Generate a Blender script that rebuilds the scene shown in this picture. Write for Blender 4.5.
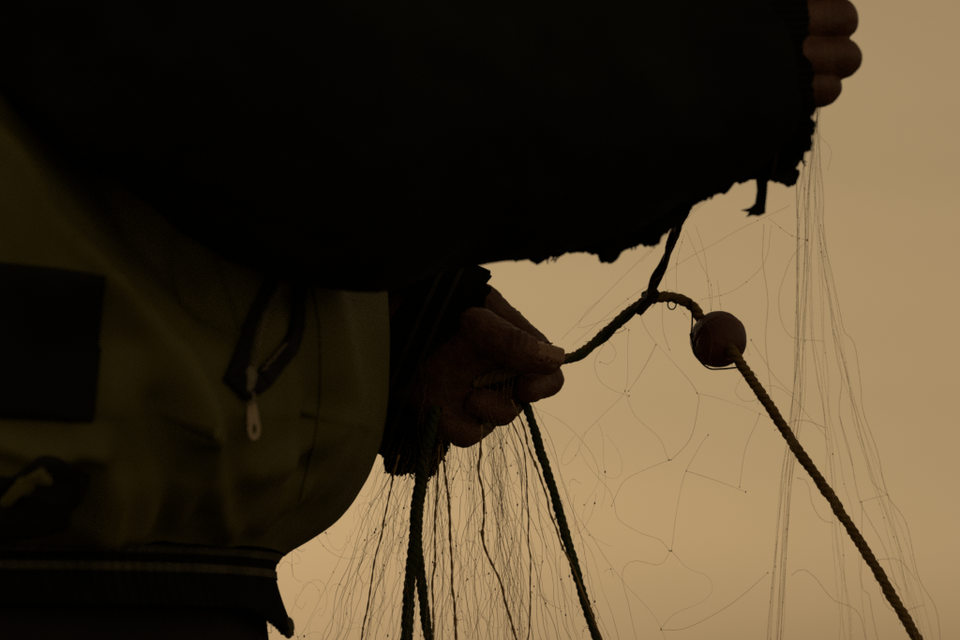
import bpy, math, random
import numpy as np
from mathutils import Vector, Matrix
from mathutils.bvhtree import BVHTree

# ------------------------------------------------------------------ camera, sky, sun, exposure
sc = bpy.context.scene
for o in list(bpy.data.objects):
    bpy.data.objects.remove(o)
CAM_D, CAM_Z, PITCH, FOCAL = 2.0, 0.95, math.radians(5.2), 150.0
cam = bpy.data.cameras.new('camera')
cam.lens = FOCAL; cam.sensor_width = 36.0; cam.sensor_fit = 'HORIZONTAL'
cam.clip_start = 0.05; cam.clip_end = 20000.0
cam.dof.use_dof = True; cam.dof.focus_distance = 2.0; cam.dof.aperture_fstop = 9.0
camo = bpy.data.objects.new('camera', cam)
camo.location = (0, -CAM_D, CAM_Z); camo.rotation_euler = (math.pi/2 + PITCH, 0, 0)
sc.collection.objects.link(camo); sc.camera = camo

SUN_ELEV, SUN_ROT = math.radians(16), math.radians(-50)      # behind the fisherman, to his back
world = bpy.data.worlds.new('World'); sc.world = world; world.use_nodes = True
wt = world.node_tree; wt.nodes.clear()
wn = wt.nodes.new
sky = wn('ShaderNodeTexSky'); sky.sky_type = 'NISHITA'; sky.sun_disc = False
sky.sun_elevation = SUN_ELEV; sky.sun_rotation = SUN_ROT
sky.air_density = 1.0; sky.dust_density = 1.3; sky.ozone_density = 1.0
hs = wn('ShaderNodeHueSaturation'); hs.inputs['Saturation'].default_value = 0.12
tint = wn('ShaderNodeMix'); tint.data_type = 'RGBA'; tint.blend_type = 'MULTIPLY'; tint.inputs[0].default_value = 1.0
tint.inputs[7].default_value = (1.0, 0.677, 0.338, 1)
# thin streaky overcast: the same all round the horizon
tc = wn('ShaderNodeTexCoord'); mp = wn('ShaderNodeMapping'); mp.inputs['Scale'].default_value = (1.4, 1.4, 16.0)
nz = wn('ShaderNodeTexNoise'); nz.inputs['Scale'].default_value = 2.2; nz.inputs['Detail'].default_value = 4
rg = wn('ShaderNodeMapRange'); rg.inputs[3].default_value = 0.9; rg.inputs[4].default_value = 1.08
cl = wn('ShaderNodeMix'); cl.data_type = 'RGBA'; cl.blend_type = 'MULTIPLY'; cl.inputs[0].default_value = 1.0
bgd = wn('ShaderNodeBackground'); bgd.inputs['Strength'].default_value = 0.0775
wo = wn('ShaderNodeOutputWorld')
L = wt.links.new
L(sky.outputs[0], hs.inputs['Color']); L(hs.outputs[0], tint.inputs[6])
L(tc.outputs['Generated'], mp.inputs['Vector']); L(mp.outputs[0], nz.inputs['Vector']); L(nz.outputs['Fac'], rg.inputs[0])
L(tint.outputs[2], cl.inputs[6]); L(rg.outputs[0], cl.inputs[7])
L(cl.outputs[2], bgd.inputs['Color']); L(bgd.outputs[0], wo.inputs['Surface'])

sl = bpy.data.lights.new('sun', 'SUN'); sl.energy = 0.5; sl.angle = math.radians(40); sl.color = (1.0, 0.74, 0.42)
so = bpy.data.objects.new('sun', sl); sc.collection.objects.link(so)
sd = Vector((math.sin(SUN_ROT)*math.cos(SUN_ELEV), math.cos(SUN_ROT)*math.cos(SUN_ELEV), math.sin(SUN_ELEV)))
so.rotation_euler = sd.to_track_quat('Z', 'Y').to_euler(); so.location = (6, 12, 6)

vs = sc.view_settings
vs.view_transform = 'Standard'; vs.look = 'None'; vs.gamma = 1.0; vs.exposure = 0.0; vs.use_curve_mapping = False
sc.render.engine = 'CYCLES'
sc.cycles.use_denoising = False
sc.cycles.max_bounces = 6

# ------------------------------------------------------------------ helpers
rnd = random.Random(7); rng = np.random.default_rng(7)
K = 36.0/FOCAL/960.0
FW = np.array([0, math.cos(PITCH), math.sin(PITCH)]); UP = np.array([0, -math.sin(PITCH), math.cos(PITCH)]); RT = np.array([1.0, 0, 0])
CP = np.array([0, -CAM_D, CAM_Z])
def P(px, py, Y=0.0):
    """photo pixel + distance (plane y = Y, metres) -> point"""
    d = FW + (px-480)*K*RT - (py-320)*K*UP
    return CP + d*((Y+CAM_D)/d[1])
def PP(l): return np.array([P(*q) for q in l])
def R(n, Y=0.0): return n*K*(Y+CAM_D)/math.cos(PITCH)
def topx(v):
    d = v-CP; f = d@FW
    return 480+(d@RT)/f/K, 320-(d@UP)/f/K

def nodemat(name, build):
    m = bpy.data.materials.new(name); m.use_nodes = True
    nt = m.node_tree; b = nt.nodes['Principled BSDF']
    build(nt, b, nt.nodes.new, nt.links.new)
    return m
def mat(name, c1, c2, rough=0.8, scale=40, bump=0.2, bscale=400, bdist=0.001, spec=0.3, stretch=(1,1,1), extra=None, detail=5):
    def f(nt, b, n, l):
        t = n('ShaderNodeTexCoord'); mpp = n('ShaderNodeMapping'); mpp.inputs['Scale'].default_value = stretch
        l(t.outputs['Object'], mpp.inputs['Vector'])
        z = n('ShaderNodeTexNoise'); z.inputs['Scale'].default_value = scale; z.inputs['Detail'].default_value = detail
        l(mpp.outputs[0], z.inputs['Vector'])
        cr = n('ShaderNodeValToRGB'); cr.color_ramp.elements[0].position = .3; cr.color_ramp.elements[1].position = .7
        cr.color_ramp.elements[0].color = (*c1, 1); cr.color_ramp.elements[1].color = (*c2, 1)
        l(z.outputs['Fac'], cr.inputs[0]); l(cr.outputs[0], b.inputs['Base Color'])
        z2 = n('ShaderNodeTexNoise'); z2.inputs['Scale'].default_value = bscale; z2.inputs['Detail'].default_value = 3
        l(t.outputs['Object'], z2.inputs['Vector'])
        bp = n('ShaderNodeBump'); bp.inputs['Strength'].default_value = bump; bp.inputs['Distance'].default_value = bdist
        l(z2.outputs['Fac'], bp.inputs['Height']); l(bp.outputs[0], b.inputs['Normal'])
        b.inputs['Roughness'].default_value = rough; b.inputs['Specular IOR Level'].default_value = spec
        if extra: extra(nt, b, n, l, cr, bp)
    return nodemat(name, f)

M = {}
M['olive'] = mat('olive_cloth', (0.076, 0.075, 0.015), (0.122, 0.114, 0.025), .72, 14, .35, 900, .0008, .25)
M['black'] = mat('black_cloth', (0.0045, 0.0060, 0.0035), (0.009, 0.0108, 0.0065), .85, 22, .4, 1100, .0008, .12)
M['knit'] = mat('black_knit', (0.0045, 0.0058, 0.0035), (0.010, 0.0115, 0.007), .95, 60, .5, 1300, .001, .08)
M['stripe'] = mat('grey_knit', (0.055, 0.054, 0.034), (0.10, 0.095, 0.06), .95, 60, .5, 1300, .001, .08)
M['dimstripe'] = mat('dark_grey_knit', (0.020, 0.019, 0.014), (0.036, 0.034, 0.024), .95, 60, .5, 1300, .001, .08)
M['trouser'] = mat('dark_trouser_cloth', (0.010, 0.010, 0.009), (0.018, 0.017, 0.014), .9, 20, .4, 900, .001, .1)
M['rubber'] = mat('boot_rubber', (0.008, 0.009, 0.008), (0.016, 0.016, 0.014), .45, 30, .1, 300, .001, .4)
M['cap'] = mat('wool', (0.012, 0.012, 0.014), (0.025, 0.025, 0.028), .95, 80, .6, 900, .001, .1)
M['tape'] = mat('zip_tape', (0.006, 0.006, 0.006), (0.012, 0.012, 0.011), .8, 60, .4, 1500, .0006, .15)
M['metal'] = mat('dull_zip_metal', (0.10, 0.085, 0.05), (0.2, 0.17, 0.10), .45, 150, .2, 800, .0003, .5)
M['pull'] = mat('worn_cream_plastic', (0.40, 0.32, 0.20), (0.55, 0.45, 0.30), .5, 120, .2, 600, .0004, .4)
M['float'] = mat('weathered_red_float', (0.115, 0.022, 0.019), (0.055, 0.016, 0.014), .62, 90, .25, 350, .0006, .5)
M['rope'] = mat('weathered_rope', (0.11, 0.07, 0.025), (0.21, 0.14, 0.052), .85, 130, .5, 1200, .0005, .15)
M['ropegreen'] = mat('dark_green_rope', (0.028, 0.042, 0.016), (0.06, 0.076, 0.030), .85, 160, .5, 1200, .0005, .15)
M['cord'] = mat('tarred_cord', (0.010, 0.008, 0.006), (0.022, 0.016, 0.010), .8, 160, .5, 1000, .0005, .2)
M['twine'] = mat('brown_twine', (0.30, 0.19, 0.08), (0.48, 0.32, 0.14), .85, 200, .3, 1200, .0003, .15)
M['sand'] = mat('wet_sand', (0.035, 0.028, 0.02), (0.07, 0.055, 0.038), .7, 6, .5, 60, .01, .3)
def fil(nt, b, n, l):
    t = n('ShaderNodeTexCoord'); z = n('ShaderNodeTexNoise'); z.inputs['Scale'].default_value = 60
    l(t.outputs['Object'], z.inputs['Vector'])
    cr = n('ShaderNodeValToRGB'); cr.color_ramp.elements[0].position = .35; cr.color_ramp.elements[1].position = .65
    cr.color_ramp.elements[0].color = (0.16, 0.10, 0.04, 1); cr.color_ramp.elements[1].color = (0.42, 0.30, 0.16, 1)
    l(z.outputs['Fac'], cr.inputs[0]); l(cr.outputs[0], b.inputs['Base Color'])
    b.inputs['Roughness'].default_value = .35; b.inputs['Specular IOR Level'].default_value = .5
    tl = n('ShaderNodeBsdfTranslucent'); l(cr.outputs[0], tl.inputs['Color'])
    m1 = n('ShaderNodeMixShader'); m1.inputs[0].default_value = .5; l(b.outputs[0], m1.inputs[1]); l(tl.outputs[0], m1.inputs[2])
    tr = n('ShaderNodeBsdfTransparent'); tr.inputs['Color'].default_value = (.96, .93, .86, 1)      # clear nylon
    m2 = n('ShaderNodeMixShader'); m2.inputs[0].default_value = .38; l(m1.outputs[0], m2.inputs[1]); l(tr.outputs[0], m2.inputs[2])
    l(m2.outputs[0], nt.nodes['Material Output'].inputs['Surface'])
M['filament'] = nodemat('nylon_filament', fil)
M['knot'] = mat('net_knot', (0.14, 0.085, 0.036), (0.28, 0.18, 0.08), .7, 200, .2, 900, .0003, .2)
def water(nt, b, n, l):
    b.inputs['Base Color'].default_value = (0.02, 0.022, 0.02, 1); b.inputs['Roughness'].default_value = .12
    t = n('ShaderNodeTexCoord'); z = n('ShaderNodeTexNoise'); z.inputs['Scale'].default_value = 1.4; z.inputs['Detail'].default_value = 6
    l(t.outputs['Object'], z.inputs['Vector'])
    bp = n('ShaderNodeBump'); bp.inputs['Strength'].default_value = .5; bp.inputs['Distance'].default_value = .15
    l(z.outputs['Fac'], bp.inputs['Height']); l(bp.outputs[0], b.inputs['Normal'])
M['water'] = nodemat('sea_water', water)
def skin(nt, b, n, l):
    t = n('ShaderNodeTexCoord')
    z = n('ShaderNodeTexNoise'); z.inputs['Scale'].default_value = 70; z.inputs['Detail'].default_value = 6
    l(t.outputs['Object'], z.inputs['Vector'])
    cr = n('ShaderNodeValToRGB'); cr.color_ramp.elements[0].position = .3; cr.color_ramp.elements[1].position = .7
    cr.color_ramp.elements[0].color = (0.085, 0.034, 0.019, 1); cr.color_ramp.elements[1].color = (0.155, 0.068, 0.038, 1)
    l(z.outputs['Fac'], cr.inputs[0])
    at = n('ShaderNodeAttribute'); at.attribute_name = 'nail'
    mx = n('ShaderNodeMix'); mx.data_type = 'RGBA'; mx.inputs[7].default_value = (0.34, 0.19, 0.12, 1)
    l(at.outputs['Fac'], mx.inputs[0]); l(cr.outputs[0], mx.inputs[6]); l(mx.outputs[2], b.inputs['Base Color'])
    ro = n('ShaderNodeMapRange'); ro.inputs[3].default_value = .55; ro.inputs[4].default_value = .3
    l(at.outputs['Fac'], ro.inputs[0]); l(ro.outputs[0], b.inputs['Roughness'])
    v = n('ShaderNodeTexVoronoi'); v.inputs['Scale'].default_value = 700; l(t.outputs['Object'], v.inputs['Vector'])
    z2 = n('ShaderNodeTexNoise'); z2.inputs['Scale'].default_value = 260; l(t.outputs['Object'], z2.inputs['Vector'])
    ad = n('ShaderNodeMath'); ad.operation = 'ADD'; l(v.outputs['Distance'], ad.inputs[0]); l(z2.outputs['Fac'], ad.inputs[1])
    bp = n('ShaderNodeBump'); bp.inputs['Strength'].default_value = .35; bp.inputs['Distance'].default_value = .0006
    l(ad.outputs[0], bp.inputs['Height']); l(bp.outputs[0], b.inputs['Normal'])
    b.inputs['Subsurface Weight'].default_value = .12; b.inputs['Subsurface Radius'].default_value = (1, .35, .2); b.inputs['Subsurface Scale'].default_value = .004
    b.inputs['Specular IOR Level'].default_value = .35
M['skin'] = nodemat('weathered_skin', skin)

COL = sc.collection
ROOTS = {}
def thing(name, label, cat, loc, group=None):
    o = bpy.data.objects.new(name, None); COL.objects.link(o); o.location = loc
    o.empty_display_size = .1
    o['label'] = label; o['category'] = cat
    if group: o['group'] = group
    ROOTS[o.name] = Matrix.Translation(loc)
    return o
def obj(name, verts, faces, m, parent=None, smooth=True, label=None, kind=None):
    me = bpy.data.meshes.new(name)
    me.from_pydata([tuple(v) for v in np.asarray(verts, dtype=float).tolist()], [], faces.tolist() if isinstance(faces, np.ndarray) else faces)
    me.validate(); me.update()
    if smooth: me.polygons.foreach_set('use_smooth', [True]*len(me.polygons))
    me.materials.append(m)
    o = bpy.data.objects.new(name, me); COL.objects.link(o)
    if parent is not None:
        o.parent = parent
        r = parent
        while r.parent is not None: r = r.parent
        if parent is r: o.matrix_parent_inverse = ROOTS[r.name].inverted() if r.name in ROOTS else Matrix.Identity(4)
    if label: o['label'] = label
    if kind: o['kind'] = kind
    return o

# value noise -------------------------------------------------------
def hash3(i, j, k, s=0):
    h = (i*374761393 + j*668265263 + k*2147483647 + s*974711) & 0xFFFFFFFF
    h = ((h ^ (h >> 13))*1274126177) & 0xFFFFFFFF
    h = (h ^ (h >> 16)) & 0xFFFF
    return h/32767.5-1.0
def vnoise(p, s=0):
    p = np.asarray(p, dtype=float); i = np.floor(p).astype(np.int64); f = p-i; f = f*f*f*(f*(f*6-15)+10)
    r = 0
    for a in (0, 1):
        for b in (0, 1):
            for c in (0, 1):
                w = (f[..., 0] if a else 1-f[..., 0])*(f[..., 1] if b else 1-f[..., 1])*(f[..., 2] if c else 1-f[..., 2])
                r = r + w*hash3(i[..., 0]+a, i[..., 1]+b, i[..., 2]+c, s)
    return r
def fbm(p, s=0, o=3):
    r = 0; a = 1.0; p = np.asarray(p, dtype=float)
    for k in range(o): r = r + a*vnoise(p*(2.03**k)+k*7.3, s+k); a *= .5
    return r

# splines and tubes -------------------------------------------------
def spline(pts, step):
    p = np.asarray(pts, dtype=float)
    p = np.vstack([2*p[0]-p[1], p, 2*p[-1]-p[-2]])
    out = []
    for i in range(1, len(p)-2):
        n = max(2, int(np.linalg.norm(p[i+1]-p[i])/step*2)+1)
        t = np.linspace(0, 1, n, endpoint=False)[:, None]
        a, b, c, d = p[i-1], p[i], p[i+1], p[i+2]
        out.append(.5*((2*b)+(c-a)*t+(2*a-5*b+4*c-d)*t**2+(3*b-a-3*c+d)*t**3))
    q = np.vstack(out+[p[-2][None]])
    s = np.concatenate([[0], np.cumsum(np.linalg.norm(np.diff(q, axis=0), axis=1))])
    n = max(2, int(s[-1]/step)+1)
    u = np.linspace(0, s[-1], n)
    return np.stack([np.interp(u, s, q[:, k]) for k in range(q.shape[1])], 1)
def frames(q):
    t = np.gradient(q, axis=0); t /= np.linalg.norm(t, axis=1)[:, None]+1e-12
    ref = np.array([0.05, 1.0, 0.03]); n1 = np.cross(t, ref); n1 /= np.linalg.norm(n1, axis=1)[:, None]+1e-9
    return t, n1, np.cross(n1, t)
class MB:
    def __init__(s): s.v = []; s.f = []; s.n = 0
    def add(s, v, f):
        s.v.append(np.asarray(v, dtype=float)); s.f.append(np.asarray(f)+s.n); s.n += len(v)
    def tube(s, q, r, sides=4, caps=True):
        q = np.asarray(q, dtype=float); n = len(q)
        if n < 2: return
        r = np.broadcast_to(np.asarray(r, dtype=float), (n,))
        t, a, b = frames(q)
        th = np.arange(sides)*2*math.pi/sides
        v = q[:, None]+r[:, None, None]*(np.cos(th)[None, :, None]*a[:, None]+np.sin(th)[None, :, None]*b[:, None])
        i = np.arange(n-1)[:, None]*sides; j = np.arange(sides)[None]; j2 = (j+1) % sides
        f = np.stack([i+j, i+j2, i+sides+j2, i+sides+j], -1).reshape(-1, 4)
        s.add(v.reshape(-1, 3), f)
        if caps and sides == 4:
            s.f.append(np.array([[3, 2, 1, 0], [n*4-4, n*4-3, n*4-2, n*4-1]])+s.n-n*4)
    def ball(s, c, r, seg=6, rings=4, squash=1.0):
        v = []; 
        for k in range(rings+1):
            ph = math.pi*k/rings
            for m in range(seg):
                th = 2*math.pi*m/seg
                v.append((c[0]+r*math.sin(ph)*math.cos(th), c[1]+r*math.sin(ph)*math.sin(th), c[2]+squash*r*math.cos(ph)))
        f = [[k*seg+m, (k+1)*seg+m, (k+1)*seg+(m+1) % seg, k*seg+(m+1) % seg] for k in range(rings) for m in range(seg)]
        s.add(v, f)
    def build(s, name, m, parent=None, **kw):
        return obj(name, np.vstack(s.v), np.vstack(s.f), m, parent, **kw)
def rope(mb, pts, r, strands=3, pitch=None, step=.0015, fuzz=0.0, fl=.006, off=.5, sr=.53):
    q = spline(pts, step)
    q = q+.12*r*np.stack([vnoise(q*170, 1), vnoise(q*170, 2), vnoise(q*170, 3)], 1)
    t, a, b = frames(q); n = len(q); pitch = pitch or r*6.5
    s = np.arange(n)*step
    wob = 1+.10*vnoise(q*240, 4)+.07*vnoise(q*700, 6)
    for k in range(strands):
        ph = 2*math.pi*(s/pitch+k/strands)
        c = q+(r*off*wob)[:, None]*(np.cos(ph)[:, None]*a+np.sin(ph)[:, None]*b)
        mb.tube(c, r*sr*wob, 7)
    for k in range(int(fuzz*s[-1])):
        i = rnd.randrange(2, n-2); th = rnd.uniform(0, 6.28)
        d = math.cos(th)*a[i]+math.sin(th)*b[i]
        l = rnd.uniform(.3, 1)*fl; tt = t[i]*rnd.choice((-1, 1))
        u = np.linspace(0, 1, 5)[:, None]
        c = q[i]+d*r*.8+(d*.55*u+tt*(u*rnd.uniform(.3, 1.2))+rng.normal(0, .25, 3)*u*u)*l
        mb.tube(c, rnd.uniform(.00006, .00013), 4)
    return q

# signed-distance modelling ----------------------------------------
def rc(p, a, b, r1, r2):
    a = np.asarray(a); b = np.asarray(b); ab = b-a
    t = np.clip(((p-a)@ab)/(ab@ab+1e-12), 0, 1)
    return np.linalg.norm(p-a-t[..., None]*ab, axis=-1)-(r1+(r2-r1)*t)
def ell(p, c, r):
    q = p-np.asarray(c); r = np.asarray(r)
    k0 = np.linalg.norm(q/r, axis=-1); k1 = np.linalg.norm(q/(r*r), axis=-1)+1e-9
    return k0*(k0-1)/k1
def smin(a, b, k):
    h = np.clip(.5+.5*(b-a)/k, 0, 1)
    return b+(a-b)*h-k*h*(1-h)
def smax(a, b, k): return -smin(-a, -b, k)
def nets(f, lo, h):
    """surface nets on a grid of distances -> verts, quads"""
    ins = f < 0; nx, ny, nz = f.shape
    cs = np.zeros((nx-1, ny-1, nz-1, 3)); cn = np.zeros((nx-1, ny-1, nz-1))
    offs = [(a, b, c) for a in (0, 1) for b in (0, 1) for c in (0, 1)]
    def sl_(a): return tuple(slice(o, o+m-1) for o, m in zip(a, (nx, ny, nz)))
    for a in offs:
        for ax in range(3):
            if a[ax]: continue
            b = list(a); b[ax] = 1
            fa, fb = f[sl_(a)], f[sl_(b)]
            m = (fa < 0) != (fb < 0)
            t = np.where(m, fa/(fa-fb+1e-20), 0)
            cn += m
            for k in range(3):
                cs[..., k] += np.where(m, a[k]+(t if k == ax else 0), 0)
    act = cn > 0
    idx = -np.ones(act.shape, dtype=np.int64); idx[act] = np.arange(act.sum())
    v = (np.argwhere(act)+cs[act]/cn[act][:, None])*h+np.asarray(lo)
    quads = []
    for ax in range(3):
        b, c = [(1, 2), (2, 0), (0, 1)][ax]
        s0 = [slice(None)]*3; s1 = [slice(None)]*3; s0[ax] = slice(0, -1); s1[ax] = slice(1, None)
        e0, e1 = ins[tuple(s0)], ins[tuple(s1)]
        w = np.argwhere(e0 != e1)
        w = w[(w[:, b] > 0) & (w[:, c] > 0) & (w[:, b] < f.shape[b]-1) & (w[:, c] < f.shape[c]-1)]
        if not len(w): continue
        def g(db, dc):
            u = w.copy(); u[:, b] += db; u[:, c] += dc
            return idx[u[:, 0], u[:, 1], u[:, 2]]
        q = np.stack([g(-1, -1), g(0, -1), g(0, 0), g(-1, 0)], 1)
        flip = ~e0[tuple(w.T)]
        q[flip] = q[flip][:, ::-1]
        quads.append(q)
    return v, np.vstack(quads)
def sdf_mesh(fn, lo, hi, h):
    lo = np.asarray(lo, dtype=float); n = np.ceil((np.asarray(hi)-lo)/h).astype(int)+1
    g = np.stack(np.meshgrid(*[lo[k]+np.arange(n[k])*h for k in range(3)], indexing='ij'), -1)
    return nets(fn(g), lo, h)

# ------------------------------------------------------------------ setting
def sheet(name, x0, x1, y0, y1, z, m, n=2):
    o = obj(name, [(x0, y0, z), (x1, y0, z), (x1, y1, z), (x0, y1, z)], [[0, 1, 2, 3]], m); o['kind'] = 'structure'; return o
def beach():
    xs = np.unique(np.concatenate([np.linspace(-4, 4, 70), [-4000, -400, -60, -15, 15, 60, 400, 4000]]))
    ys = np.unique(np.concatenate([np.linspace(-4, 4, 70), [-4000, -400, -60, -15, 14, 22, 30, 60]]))
    X, Y = np.meshgrid(xs, ys, indexing='ij')
    p = np.stack([X*3, Y*3, 0*X], -1)
    near = (np.abs(X) <= 4) & (np.abs(Y) <= 4)
    Z = np.where(near, .012*fbm(p, 5), 0)-.012+np.where(Y > 20, -(Y-20)*.03, 0)
    n, m = X.shape
    i = np.arange(n-1)[:, None]*m+np.arange(m-1)[None]
    f = np.stack([i, i+m, i+m+1, i+1], -1).reshape(-1, 4)
    o = obj('ground', np.stack([X, Y, Z], -1).reshape(-1, 3), f, M['sand']); o['kind'] = 'structure'
beach()
sheet('sea', -9000, 9000, 20, 15000, -.06, M['water'])

# ------------------------------------------------------------------ the fisherman
YC = -0.06
BASE = (P(0, 600, YC)[0], YC, 0.0)
person = thing('person', 'fisherman in olive jacket with black sleeves, hauling a net with both hands', 'person', BASE)

# --- hands and body (one continuous skin) ---
def J(l): return [np.array(P(x, y, Y)) for x, y, Y in l]
def chain(p, d, pts, radii, k):
    pts = J(pts)
    for i in range(len(pts)-1):
        d = smin(d, rc(p, pts[i], pts[i+1], radii[i], radii[i+1]), k if i == 0 else .0015)
    return d
mm = .001
THUMB_TIP = np.array(P(545, 358, -.022)); THUMB_IP = np.array(P(517, 350, -.026))
nail_ax = (THUMB_TIP-THUMB_IP)/np.linalg.norm(THUMB_TIP-THUMB_IP)
nail_n = np.array([.1, -.5, .86]); nail_n -= nail_ax*(nail_n@nail_ax); nail_n /= np.linalg.norm(nail_n)
nail_s = np.cross(nail_ax, nail_n)
NAIL_C = THUMB_TIP+nail_ax*.0005+nail_n*.0058
def nailbox(p):
    q = p-NAIL_C
    a, s, n = q@nail_ax, q@nail_s, q@nail_n
    n = n+s*s*75
    d = np.stack([np.abs(a)-.0072, np.abs(s)-.0062, np.abs(n)-.0010], -1)
    return np.linalg.norm(np.maximum(d, 0), axis=-1)+np.minimum(d.max(-1), 0)-.0007
def crease(p, d, c, ax, depth, wid, extent):
    """groove round a finger at c across direction ax"""
    q = p-np.asarray(c); a = q@ax
    w = np.exp(-(a/wid)**2)*np.clip(1-np.linalg.norm(q, axis=-1)/extent, 0, 1)
    return d+depth*w
def lefthand(p):
    wr = P(405, 352, .012)
    d = rc(p, P(330, 318, .06), wr, .030, .024)
    mcps = [((478, 304, .022), .0095), ((486, 340, .026), .0105), ((476, 370, .026), .0102), ((460, 397, .023), .0092)]
    for m, r in mcps: d = smin(d, rc(p, P(418, 362, .012), P(*m), .014, r+.001), .008)
    d = smin(d, ell(p, P(447, 392, .004), (.018, .013, .024)), .010)          # heel of the hand
    d = smin(d, ell(p, P(452, 350, -.004), (.022, .014, .020)), .010)         # ball of the thumb
    d = chain(p, d, [(478, 304, .022), (506, 324, .020), (533, 347, .011), (546, 361, .001)], [.0098, .0090, .0083, .0070], .006)
    d = smin(d, chain(p, np.full(p.shape[:-1], 9.), [(486, 340, .026), (534, 364, .022), (546, 380, .008), (530, 388, -.005)], [.0105, .0092, .0086, .0072], .006), .0008)
    d = smin(d, chain(p, np.full(p.shape[:-1], 9.), [(476, 370, .026), (513, 393, .022), (501, 409, .005), (478, 402, -.006)], [.0102, .0090, .0086, .0072], .006), .0008)
    d = smin(d, chain(p, np.full(p.shape[:-1], 9.), [(460, 397, .023), (482, 420, .020), (464, 433, .006), (446, 424, -.004)], [.0092, .0078, .0078, .0064], .006), .0008)
    t = chain(p, np.full(p.shape[:-1], 9.), [(438, 356, -.006), (477, 330, -.020), (517, 350, -.026), (545, 358, -.022)], [.0150, .0112, .0098, .0076], .006)
    t = smin(t, ell(p, P(546, 358, -.021), (.0085, .0072, .0072)), .004)
    d = smin(d, t, .0014)
    # knuckle skin
    ta = nail_ax
    for off, dep in ((0, .0009), (-.0035, .0008), (.0035, .0006), (-.007, .0005)):
        d = crease(p, d, THUMB_IP+ta*off+nail_n*.007, ta, dep, .0007, .013)
    i1, i2, i3 = J([(506, 324, .020), (533, 347, .011), (546, 361, .001)])
    for c, a in ((i1, i2-i1), (i2, i3-i2)):
        a = a/np.linalg.norm(a); up = np.array([.6, 0, .8])
        for off, dep in ((0, .0013), (.0032, .0007), (-.0032, .0007)): d = crease(p, d, c+a*off+up*.006, a, dep, .0007, .013)
    for a, b in (((534, 364, .022), (546, 380, .008)), ((546, 380, .008), (530, 388, -.005)), ((513, 393, .022), (501, 409, .005)), ((501, 409, .005), (478, 402, -.006)), ((482, 420, .020), (464, 433, .006)), ((464, 433, .006), (446, 424, -.004))):
        a, b = np.array(P(*a)), np.array(P(*b)); ax_ = (b-a)/np.linalg.norm(b-a)
        for off, dep in ((0, .0011), (.0028, .0007), (-.0028, .0007)): d = crease(p, d, a+ax_*off, ax_, dep, .0006, .014)
    d = d+.0003*vnoise(p*520, 3)+.0006*vnoise(p*150, 9)+.00025*vnoise(p*np.array([260, 260, 900]), 12)
    nb = nailbox(p)
    d = np.minimum(np.maximum(d, -(nb-.0006)), nb+.0003)          # nail set in a fine groove
    return d
YR = -.150
def righthand(p):
    wr = P(712, 46, YR-.004)
    d = rc(p, P(620, 74, YR-.03), wr, .036, .027)
    ys = [-22, 19, 58, 88]; px = [832, 837, 841, 824]; rr = [.0096, .0097, .0094, .0078]
    for y, x, r in zip(ys, px, rr):
        d = smin(d, rc(p, P(735, 40, YR-.004), P(778, y*.9+4, YR-.020), .017, r+.002), .010)
    d = smin(d, ell(p, P(775, 30, YR-.002), (.022, .016, .032)), .010)
    for y, x, r in zip(ys, px, rr):
        f = chain(p, np.full(p.shape[:-1], 9.), [(778, y*.9+4, YR-.020), (x, y, YR-.008), (x-6, y+3, YR+.016), (x-34, y+2, YR+.022), (x-46, y, YR+.010)], [r+.001, r, r*.96, r*.9, r*.8], .004)
        d = smin(d, f, .0009)
        c = P(x, y, YR-.008)
        for off, dep in ((0, .0012), (-.0032, .001), (-.0064, .0008)): d = crease(p, d, np.array(c)+np.array([off-.004, -.007, 0]), np.array([1., 0, 0]), dep, .0007, .010)
    d = smin(d, chain(p, np.full(p.shape[:-1], 9.), [(745, -5, YR+.010), (790, -52, YR+.012), (826, -58, YR+.006), (850, -44, YR+.002)], [.016, .0115, .0102, .0078], .004), .0035)
    return d+.00022*vnoise(p*520, 3)+.0005*vnoise(p*150, 9)

HEAD_C = np.array([P(95, 0, YC)[0], YC, 1.585])
ha = math.radians(24)
HM = np.array([[math.cos(ha), 0, -math.sin(ha)], [0, 1, 0], [math.sin(ha), 0, math.cos(ha)]])   # rows: forward, left, up
def headloc(p): return (p-HEAD_C)@HM.T
def head(p):
    q = headloc(p)
    d = ell(q, (-.012, 0, .028), (.100, .078, .096))
    d = smin(d, ell(q, (.022, 0, -.035), (.072, .062, .088)), .03)
    d = smin(d, rc(q, (.070, -.03, .030), (.070, .03, .030), .016, .016), .018)
    for s in (-1, 1):
        d = smax(d, -(np.linalg.norm(q-np.array([.104, .032*s, .008]), axis=-1)-.017), .012)
        d = smin(d, np.linalg.norm(q-np.array([.074, .031*s, .006]), axis=-1)-.0135, .002)
        d = smin(d, ell(q, (.058, .042*s, -.035), (.022, .020, .02)), .02)
        ear = ell(q, (-.008, .079*s, -.008), (.019, .008, .031))
        ear = smax(ear, -ell(q, (-.003, .090*s, -.006), (.010, .007, .018)), .004)
        d = smin(d, ear, .005)
        d = smin(d, ell(q, (.098, .010*s, -.030), (.010, .009, .008)), .006)
    d = smin(d, rc(q, (.082, 0, .018), (.106, 0, -.026), .008, .011), .010)
    d = smin(d, ell(q, (.084, 0, -.064), (.012, .026, .007)), .006)
    d = smin(d, ell(q, (.081, 0, -.076), (.012, .022, .007)), .006)
    d = smax(d, -ell(q, (.098, 0, -.070), (.010, .025, .0022)), .003)
    d = smin(d, ell(q, (.066, 0, -.104), (.022, .026, .020)), .02)
    nb = headloc(np.array([HEAD_C[0]-.075, YC, 1.40]))
    d = smin(d, rc(q, (-.03, 0, -.05), nb, .058, .062), .03)
    return d
SHR, ELR = P(-130, -190, -.225), P(335, 100, -.235)
SHL, ELL_ = P(-40, -200, .14), P(60, 190, .25)
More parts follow.
